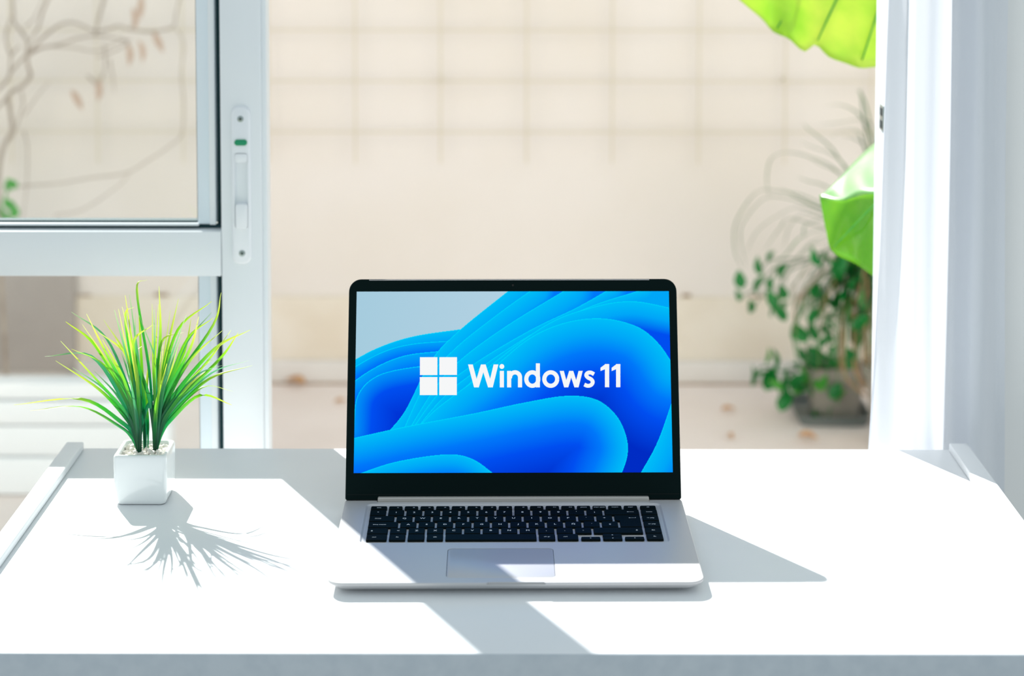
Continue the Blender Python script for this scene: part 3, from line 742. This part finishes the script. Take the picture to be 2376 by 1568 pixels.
for i, tp_ in enumerate(TIPS):
    tx, ty = tp_[:2]
    bx_, by_, bdy = ((1150, 1500, -.004) if tx < 1130 else (1210, 1480, .006) if tx < 1260 and i % 2 else (1283, 1500, -.003) if tx > 1200 else (1160, 1500, .0))
    bx_ += random.uniform(-16, 16); by_ += random.uniform(-12, 8)
    if len(tp_) == 4: cx_, cy_ = tp_[2:]
    else: cx_, cy_ = bx_ + (tx - bx_) * .35 + random.uniform(-20, 20), by_ + (ty - by_) * .55
    span = abs(tx - bx_) / 900
    dy = random.uniform(-1, 1) * (.055 * (1 - min(1, span)) + .018)
    Y0 = pcy + bdy; pts = []
    m1 = (bx_ + (cx_ - bx_) * .30, by_ + (cy_ - by_) * .52)
    for j, (x, y, f) in enumerate(((bx_, by_ + 30, 0), (bx_ + (m1[0] - bx_) * .35, by_ + (m1[1] - by_) * .5, .05), (m1[0], m1[1], .18), (cx_ * .92 + m1[0] * .08, cy_, .55), (tx, ty, 1.0))):
        u, v = zp(x, y); pts.append(tuple(at_y(u, v, Y0 + dy * f)))
    C = smooth_curve(pts, 6); wm = random.uniform(.0034, .0048)
    V, Fc, uv = blade(C, wm, .22, Vector((1, random.uniform(-.5, .5), 0)).normalized())
    V = [v - Vector((pcx, pcy, 0)) for v in V]
    obj('blade', mesh_of('blade', V, Fc, 180, uv), ('grass_a', 'grass_b', 'grass_c', 'grass_a')[i % 4], pg)

# ------------------------------------------------------------------ bare vine on the garden wall
vine = empty('bare_vine', (at_y(60, 600, 5.02).x, 5.02, FL))
tag(vine, 'leafless climbing vine with tangled brown twigs on the garden wall', 'vine')
VP = [([(60, 2900), (30, 2300), (0, 1700), (-10, 1200), (20, 1000), (80, 880), (70, 760), (60, 640), (150, 580), (205, 510), (190, 450), (180, 380), (185, 290), (150, 220), (95, 150), (88, 80), (80, -60)], 6.5),
      ([(340, -60), (320, 0), (290, 70), (270, 140), (250, 200), (190, 290)], 4), ([(720, -60), (700, 0), (670, 110), (650, 190), (640, 240)], 4.5),
      ([(180, 380), (250, 290), (330, 220), (400, 170), (480, 150), (560, 175), (640, 210), (730, 195), (800, 175), (880, 200), (1000, 215), (1090, 205), (1170, 175), (1185, 100), (1215, -30)], 3.6),
      ([(60, 500), (150, 400), (250, 330), (400, 300), (520, 260), (640, 240), (760, 255), (860, 280), (800, 330), (650, 390)], 3.4),
      ([(180, 380), (300, 320), (480, 320), (620, 345), (700, 330), (780, 290), (880, 270)], 2.6), ([(70, 370), (40, 270), (50, 190), (80, 110)], 3.4),
      ([(-30, 620), (60, 520), (75, 380), (130, 310)], 4), ([(60, 640), (0, 710), (-60, 760)], 4), ([(145, 620), (155, 700), (120, 820), (80, 950)], 2.6), ([(160, 780), (250, 650), (330, 550)], 1.8),
      ([(100, 1260), (200, 1250), (400, 1235), (600, 1200), (850, 1165), (1000, 1080), (1150, 980), (1225, 900), (1240, 700), (1220, 500), (1240, 300), (1180, 180)], 2.2),
      ([(370, 1450), (560, 1410), (800, 1250), (870, 1165)], 1.8), ([(700, 300), (710, 420), (690, 520), (650, 570)], 2.4), ([(740, 400), (760, 520), (770, 620)], 2.2), ([(590, 510), (640, 560), (690, 640)], 3), ([(160, 880), (185, 1000), (180, 1250), (150, 1480)], 2.),
      ([(880, 200), (920, 100), (960, -20)], 2.2), ([(170, 180), (230, 120), (300, -20)], 2)]
vo = Vector(vine.location)
for pts, r in VP:
    C = smooth_curve([tuple(at_y(x / 2.904, y / 2.904, 5.02 + .03 * math.sin(x * .013 + y * .007))) for x, y in pts], 5)
    N = len(C); V, Fc = tube([Vector(c) - vo for c in C], [r * .001 * (1 - .45 * k / N) for k in range(N)], 6)
    obj('twig', mesh_of('twig', V, Fc, 90), 'bark', vine)
def leaf_mesh(name, L, Wd, cup=.18, heart=.25, n=9):
    """pointed leaf lying in local xy, stalk end at origin, tip at +y"""
    V = []; Fc = []; uv = []
    for i in range(n):
        f = i / (n - 1); w = Wd * (math.sin(math.pi * f ** .72) ** .85 if 0 < f < 1 else 0.02)
        y = L * f
        for s in (-1, -.5, 0, .5, 1):
            V.append((s * w / 2, y - (heart * L * abs(s) * (1 - f) ** 2 * .9), cup * w * s * s - .25 * L * (f - .4) ** 2)); uv.append(((s + 1) / 2, f))
        if i:
            b = 5 * i
            for k in range(4): Fc.append((b - 5 + k, b - 4 + k, b + 1 + k, b + k))
    return mesh_of(name, V, Fc, 180, uv)
dl = leaf_mesh('dry_leaf', .05, .018, .5); gl = leaf_mesh('green_leaf', .032, .026)
for x, y in ((940, 300), (1045, 240), (955, 0), (895, 80), (495, 630), (865, 320), (660, 560)):
    p = at_y(x / 2.904, y / 2.904, 5.0) - vo
    obj('dry_leaf', dl, 'dry_leaf', vine, p, (math.radians(-100), random.uniform(-.5, .2), random.uniform(-.6, .6)))
for x, y in ((60, 1290), (100, 1255), (40, 1345), (80, 1390), (40, 1440), (95, 1455), (60, 1480)):
    p = at_y(x / 2.904, y / 2.904, 4.98) - vo
    obj('green_leaf', gl, 'ivy_light', vine, p, (math.radians(random.uniform(50, 120)), random.uniform(-.8, .8), random.uniform(-1.5, 1.5)))

# ------------------------------------------------------------------ plants in the right corner of the patio
IY = 4.86
f0 = at_z(1852, 992, FL); f1 = at_z(2012, 985, FL); f2 = at_z(1812, 934, FL)
tx0, tx1, ty0, ty1 = f0.x, f1.x + .01, f0.y, f2.y
tcx, tcy = (tx0 + tx1) / 2, (ty0 + ty1) / 2
ivy = empty('ivy_pot', (tcx, tcy, FL)); tag(ivy, 'trailing green ivy in a grey pot on a dark tray by the garden wall', 'potted plant')
tw, td = tx1 - tx0, ty1 - ty0
rl = lambda w, d, r, z: [(x, y, z) for x, y in rrect(w, d, r, 5)]
V, Fc = loft([rl(tw - .02, td - .02, .02, 0), rl(tw, td, .025, .022), rl(tw + .004, td + .004, .027, .026), rl(tw - .008, td - .008, .022, .026), rl(tw - .024, td - .024, .018, .006)])
obj('tray', mesh_of('tray', V, Fc, 40), 'tray_dark', ivy)
pw = .145; ph = .135
V, Fc = loft([rl(pw * .74, pw * .74, .012, .006), rl(pw * .94, pw * .94, .014, ph - .03), rl(pw, pw, .014, ph - .03), rl(pw, pw, .014, ph), rl(pw - .014, pw - .014, .010, ph), rl(pw - .02, pw - .02, .010, ph - .02)])
po = obj('pot', mesh_of('pot', V, Fc, 40), 'pot_grey', ivy, (.012, .0, 0))
box('soil', (-.055, -.06, ph - .03), (.08, .06, ph - .012), 'soil', ivy, .006)
ivo = Vector(ivy.location)
lv = [leaf_mesh('ivy_leaf', .040, .036, .15, .30), leaf_mesh('ivy_leaf', .046, .042, .2, .34), leaf_mesh('ivy_leaf', .034, .024, .2, .2)]
def put_leaf(u, v, y, k, big=1., m='ivy', par=ivy, org=None):
    p = at_y(u, v, y) - (org or ivo)
    o = obj('leaf', lv[k % 3] if m == 'ivy' else lv3[k % 3], m, par, p, (math.radians(random.uniform(35, 105)), random.uniform(-.7, .7), random.uniform(-2.6, 2.6)))
    o.scale = (big, big, big); return o
lv3 = [m_.copy() for m_ in lv]
low = [(1778, 830), (1798, 850), (1757, 868), (1745, 880), (1780, 888), (1790, 880), (1805, 895), (1832, 880), (1862, 828), (1880, 850), (1900, 832), (1920, 850), (1850, 905), (1870, 892), (1890, 912), (1830, 908), (1930, 835), (1940, 862), (1905, 892), (1815, 938), (1906, 968), (1932, 912), (1872, 862), (1858, 850), (1895, 868), (1842, 892), (1820, 892), (1880, 905), (1912, 878), (1878, 830), (1865, 875), (1800, 882), (1848, 868), (1885, 880), (1955, 880), (1925, 960), (1945, 925), (1900, 975), (1960, 850), (1838, 862), (1890, 845), (1912, 905)]
for i, (u, v) in enumerate(low): put_leaf(u, v + 6, tcy - .03 + random.uniform(-.07, .05), i, random.uniform(.85, 1.2), 'ivy' if i % 6 else 'ivy_light')
for pts in ([(1930, 880), (1880, 850), (1820, 862), (1770, 850), (1748, 880)], [(1930, 890), (1870, 890), (1810, 890), (1815, 935)], [(1935, 900), (1915, 930), (1905, 975)], [(1925, 880), (1900, 835), (1865, 825)]):
    C = smooth_curve([tuple(at_y(u, v, tcy - .02)) for u, v in pts], 4); V, Fc = tube([Vector(c) - ivo for c in C], .0022, 5)
    obj('stem', mesh_of('stem', V, Fc, 90), 'ivy', ivy)

# tall arching grass behind the ivy, its pot hidden behind the curtain
AY = 4.62
ac = at_y(2105, 985, AY)
ag = empty('arching_grass', (ac.x, AY, FL)); tag(ag, 'tall arching grass with dry stems and hanging leaf sprays beside the curtain', 'plant')
ao = Vector(ag.location)
V, Fc = loft([[(r * math.cos(a), r * math.sin(a), z) for a in np.linspace(0, 2 * math.pi, 21)[:-1]] for r, z in ((.08, 0), (.105, .18), (.112, .18), (.112, .20), (.10, .20), (.095, .175))])
obj('pot', mesh_of('pot', V, Fc, 40), 'pot_grey', ag)
def gblade(pts, w, m='arch_blade', dy=0.):
    n_ = len(pts)
    C = smooth_curve([tuple(at_y(u, v, AY + dy * k / max(1, n_ - 1))) for k, (u, v) in enumerate(pts)], 5)
    V, Fc, uv = blade(C, w, .15, Vector((.6, .8, 0)), lambda f: max(.12, math.sin(math.pi * min(1, .18 + f * .82)) ** .6))
    obj('blade', mesh_of('blade', [v - ao for v in V], Fc, 180, uv), m, ag)
z5 = lambda P: [(1680 + x / 4.3556, 300 + y / 4.3556) for x, y in P]
crown = (2050, 640)
G = [[(1500, 900), (1160, 430), (850, 270), (620, 230), (470, 300), (430, 500), (460, 720)], [(1400, 1000), (860, 690), (560, 620), (350, 620), (200, 780), (100, 1000), (110, 1250), (180, 1400)],
     [(1400, 1000), (870, 760), (560, 680), (400, 700), (250, 850), (160, 1050), (220, 1400)], [(1300, 1000), (800, 790), (540, 870), (330, 1030), (220, 1250)], [(1300, 1100), (700, 900), (560, 1000), (400, 1230)],
     [(1500, 800), (1220, 380), (1100, 200), (980, 90), (860, 0), (800, -60)], [(1500, 850), (1250, 400), (1080, 240), (930, 190), (780, 130)], [(1500, 800), (1000, 560), (880, 530), (740, 480)], [(1400, 900), (1010, 800), (780, 700), (560, 590)],
     [(1500, 700), (1150, 430), (1000, 360), (860, 290)], [(1400, 1000), (1000, 900), (800, 850), (660, 980), (600, 1200)], [(1500, 500), (1420, 180), (1350, 20), (1200, 10), (1060, 90)], [(1520, 600), (1440, 200), (1320, 90), (1180, 60)],
     [(1520, 400), (1450, 100), (1400, -250), (1380, -420)], [(1550, 500), (1480, 60), (1360, -160), (1180, -250), (1020, -230)], [(1550, 400), (1500, 0), (1400, -100), (1150, -70), (950, -50)], [(1500, 0), (1420, -300), (1350, -400)], [(1500, 950), (1050, 900), (820, 970), (810, 1100)],
     [(1400, 1000), (1000, 1080), (800, 1220), (640, 1450), (600, 1650)], [(1400, 950), (1050, 1000), (780, 1080), (620, 1260), (450, 1400)], [(1450, 1000), (1100, 1150), (850, 1350), (700, 1600)], [(1400, 1000), (1020, 1130), (880, 1170), (760, 1300)]]
for i, P in enumerate(G): gblade(z5(P), .0075 if i < 12 else .009, 'arch_blade' if i < 17 else 'ivy', random.uniform(-.1, .1))
for i in range(90):      # drooping mass under the crown
    x0, y0 = 2050 + random.uniform(-60, 20), 620 + random.uniform(-30, 60)
    x1 = random.uniform(1835, 2030); y1 = random.uniform(700, 930)
    mid = (x1 + (x0 - x1) * .45, min(y0, y1) - random.uniform(0, 40))
    gblade([(x0 + 20, y0 + 60), (x0, y0), mid, (x1 + random.uniform(-4, 10), (mid[1] + y1) / 2), (x1, y1)], random.uniform(.006, .013), ('arch_blade', 'ivy', 'ivy', 'dry_stem')[i % 4], random.uniform(-.12, .15))
for i in range(12):
    x1 = random.uniform(1955, 2060); C = smooth_curve([tuple(at_y(u, v, AY + random.uniform(-.02, .02))) for u, v in ((x1 - 25, 640), (x1 - 6, 760), (x1 + 6, 880), (2105 + random.uniform(-15, 15), 975))], 5)
    V, Fc = tube([Vector(c) - ao for c in C], .0028, 5); obj('dry_stem', mesh_of('dry_stem', V, Fc, 90), 'dry_stem', ag)
mid_l = [(1720, 664), (1712, 694), (1755, 676), (1787, 672), (1743, 722), (1808, 640), (1765, 632), (1783, 606), (1812, 689), (1800, 708), (1815, 724), (1790, 730), (1822, 738), (1806, 718), (1868, 788), (1896, 784), (1945, 696), (1992, 795), (1838, 780), (1922, 704), (1950, 640), (1935, 665), (1900, 690), (1985, 760), (2010, 690), (1965, 720), (1880, 745), (2000, 640), (1925, 740), (1975, 850), (1948, 610), (1905, 620), (2015, 760)]
mid_l += [(random.uniform(1885, 2035), random.uniform(585, 830)) for _ in range(34)]
lv2 = [leaf_mesh('spray_leaf', .040, .030, .15, .2), leaf_mesh('spray_leaf', .032, .024, .2, .2), leaf_mesh('spray_leaf', .046, .034, .2, .2)]
for i, (u, v) in enumerate(mid_l):
    p = at_y(u, v, AY + random.uniform(-.08, .08)) - ao
    o = obj('leaf', lv2[i % 3], 'ivy', ag, p, (math.radians(random.uniform(40, 110)), random.uniform(-.7, .7), random.uniform(-2.6, 2.6)))
for P in ([(1960, 560), (1880, 600), (1800, 620), (1760, 665), (1712, 692)], [(1900, 600), (1830, 630), (1805, 680), (1812, 735)], [(1800, 620), (1785, 660), (1745, 715)], [(1900, 600), (1850, 600), (1785, 604), (1765, 630)]):
    C = smooth_curve([tuple(at_y(u, v, AY)) for u, v in P], 5); V, Fc = tube([Vector(c) - ao for c in C], .0016, 5)
    obj('stem', mesh_of('stem', V, Fc, 90), 'arch_blade', ag)

# big-leaved plant right beside the door
EY = 2.92
eb = Vector((1.02, 3.05, FL))
ee = empty('elephant_ear', eb); tag(ee, 'big-leaved plant whose sunlit lime green leaves reach past the door jamb', 'plant')
def P3(l): return [at_y(u, v, y) - eb for u, v, y in l]
def rs(P, n):
    P = [np.array(p, float) for p in smooth_curve([tuple(p) for p in P], 8)]
    d = np.r_[0, np.cumsum([np.linalg.norm(b - a) for a, b in zip(P[:-1], P[1:])])]
    t = np.linspace(0, d[-1], n); return [Vector([np.interp(x, d, [p[k] for p in P]) for k in range(3)]) for x in t]
edge = rs(P3([(1640, -60, 2.86), (1690, -22, 2.85), (1730, 10, 2.84), (1768, 45, 2.84), (1795, 76, 2.84), (1830, 88, 2.83), (1866, 119, 2.82), (1893, 106, 2.83), (1922, 132, 2.82), (1962, 144, 2.82), (1998, 158, 2.81), (2040, 157, 2.82), (2110, 148, 2.84), (2200, 110, 2.88), (2290, 20, 2.94)]), 60)
midr = rs(P3([(1640, -60, 2.86), (1800, -100, 2.92), (1980, -140, 2.98), (2150, -170, 3.03), (2310, -190, 3.08)]), 60)
edg2 = rs(P3([(1640, -60, 2.86), (1720, -230, 2.98), (1900, -360, 3.12), (2150, -430, 3.24), (2350, -400, 3.26)]), 60)
def leaf_sheet(A, B, n, wave, nm, m):
    V, Fc, uv = grid_between(A, B, n); k = len(A); out = []
    for idx, v in enumerate(V):
        j, i = idx // k, idx % k; f = j / n
        out.append(Vector(v) + Vector((0, 1, .5)) * (wave * math.sin(i * .62 + f * 2.2) * math.sin(math.pi * min(1, f + .15))))
    o = obj(nm, mesh_of(nm, out, Fc, 180, uv), m, ee); solidify(o, .0006); return o
leaf_sheet(edge, midr, 14, .006, 'leaf', 'big_leaf'); leaf_sheet(midr, edg2, 14, .006, 'leaf', 'big_leaf')
def vein(A, B, r):
    C = [Vector(A).lerp(Vector(B), t) + Vector((0, -.0018, -.0006)) for t in np.linspace(0, 1, 8)]
    V, Fc = tube(C, [r * (1 - .6 * t) for t in np.linspace(0, 1, 8)], 5); obj('vein', mesh_of('vein', V, Fc, 90), 'ivy_light', ee)
V, Fc = tube([p + Vector((0, -.002, 0)) for p in midr], .0030, 6); obj('midrib', mesh_of('midrib', V, Fc, 90), 'ivy_light', ee)
for i in (6, 14, 22, 30, 38, 46): vein(midr[i + 10], Vector(edge[i]).lerp(midr[i + 10], .06) + Vector((0, -.004, 0)), .0030)
V, Fc = tube(smooth_curve([tuple(midr[-1]), (.10, .08, 1.18), (.04, .02, .75), (0, 0, .20)], 6), .009, 8); obj('stalk', mesh_of('stalk', V, Fc, 90), 'ivy_light', ee)
# lower leaf: tip folded over, glossy top side above, hanging side below
N2 = 26
top = rs(P3([(1903, 456, 2.74), (1940, 421, 2.77), (1985, 373, 2.81), (2026, 335, 2.84), (2100, 280, 2.90)]), N2)
rid = rs(P3([(1902, 459, 2.735), (1935, 464, 2.70), (1980, 458, 2.66), (2026, 448, 2.62), (2110, 440, 2.56)]), N2)
bel = rs(P3([(1903, 461, 2.735), (1917, 535, 2.70), (1932, 585, 2.68), (1985, 612, 2.66), (2026, 641, 2.63), (2110, 700, 2.58)]), N2)
leaf_sheet(rid, top, 8, .005, 'leaf', 'big_leaf_top'); leaf_sheet(rid, bel, 12, .003, 'leaf', 'big_leaf_low')
vein(at_y(2060, 440, 2.59) - eb, at_y(1935, 570, 2.675) - eb, .0018)
V, Fc = tube(smooth_curve([tuple(Vector(rid[-1])), (.0, -.10, .78), (.0, -.02, .5), (0, 0, .18)], 6), .008, 8); obj('stalk', mesh_of('stalk', V, Fc, 90), 'ivy_light', ee)
V, Fc = loft([[(r * math.cos(a), r * math.sin(a), z) for a in np.linspace(0, 2 * math.pi, 25)[:-1]] for r, z in ((.11, 0), (.15, .24), (.158, .24), (.158, .27), (.142, .27), (.138, .24))])
obj('pot', mesh_of('pot', V, Fc, 40), 'pot_grey', ee)

# ------------------------------------------------------------------ fallen leaves on the paving
fm = leaf_mesh('fallen_leaf', .040, .022, .45)
for (u, v, s, lab) in ((700, 900, 1.35, 'dry orange leaf lying on the paving left of the laptop'), (797, 936, .7, 'small dry brown leaf on the paving close to the laptop lid'), (1680, 957, .8, 'small brown fallen leaf on the paving right of the laptop, the farther one'),
                       (1690, 1014, .7, 'small brown fallen leaf on the paving just above the desk edge'), (1858, 1022, 1.1, 'brown fallen leaf on the paving below the dark plant tray')):
    p = at_z(u, v, FL)
    o = obj('fallen_leaf', fm, 'fallen_brown', None, (p.x, p.y, FL + .011 * s), (random.uniform(-.1, .1), random.uniform(-.1, .1), random.uniform(0, 6)))
    o.scale = (s, s, s); tag(o, lab, 'leaf', 'fallen leaves on the patio')
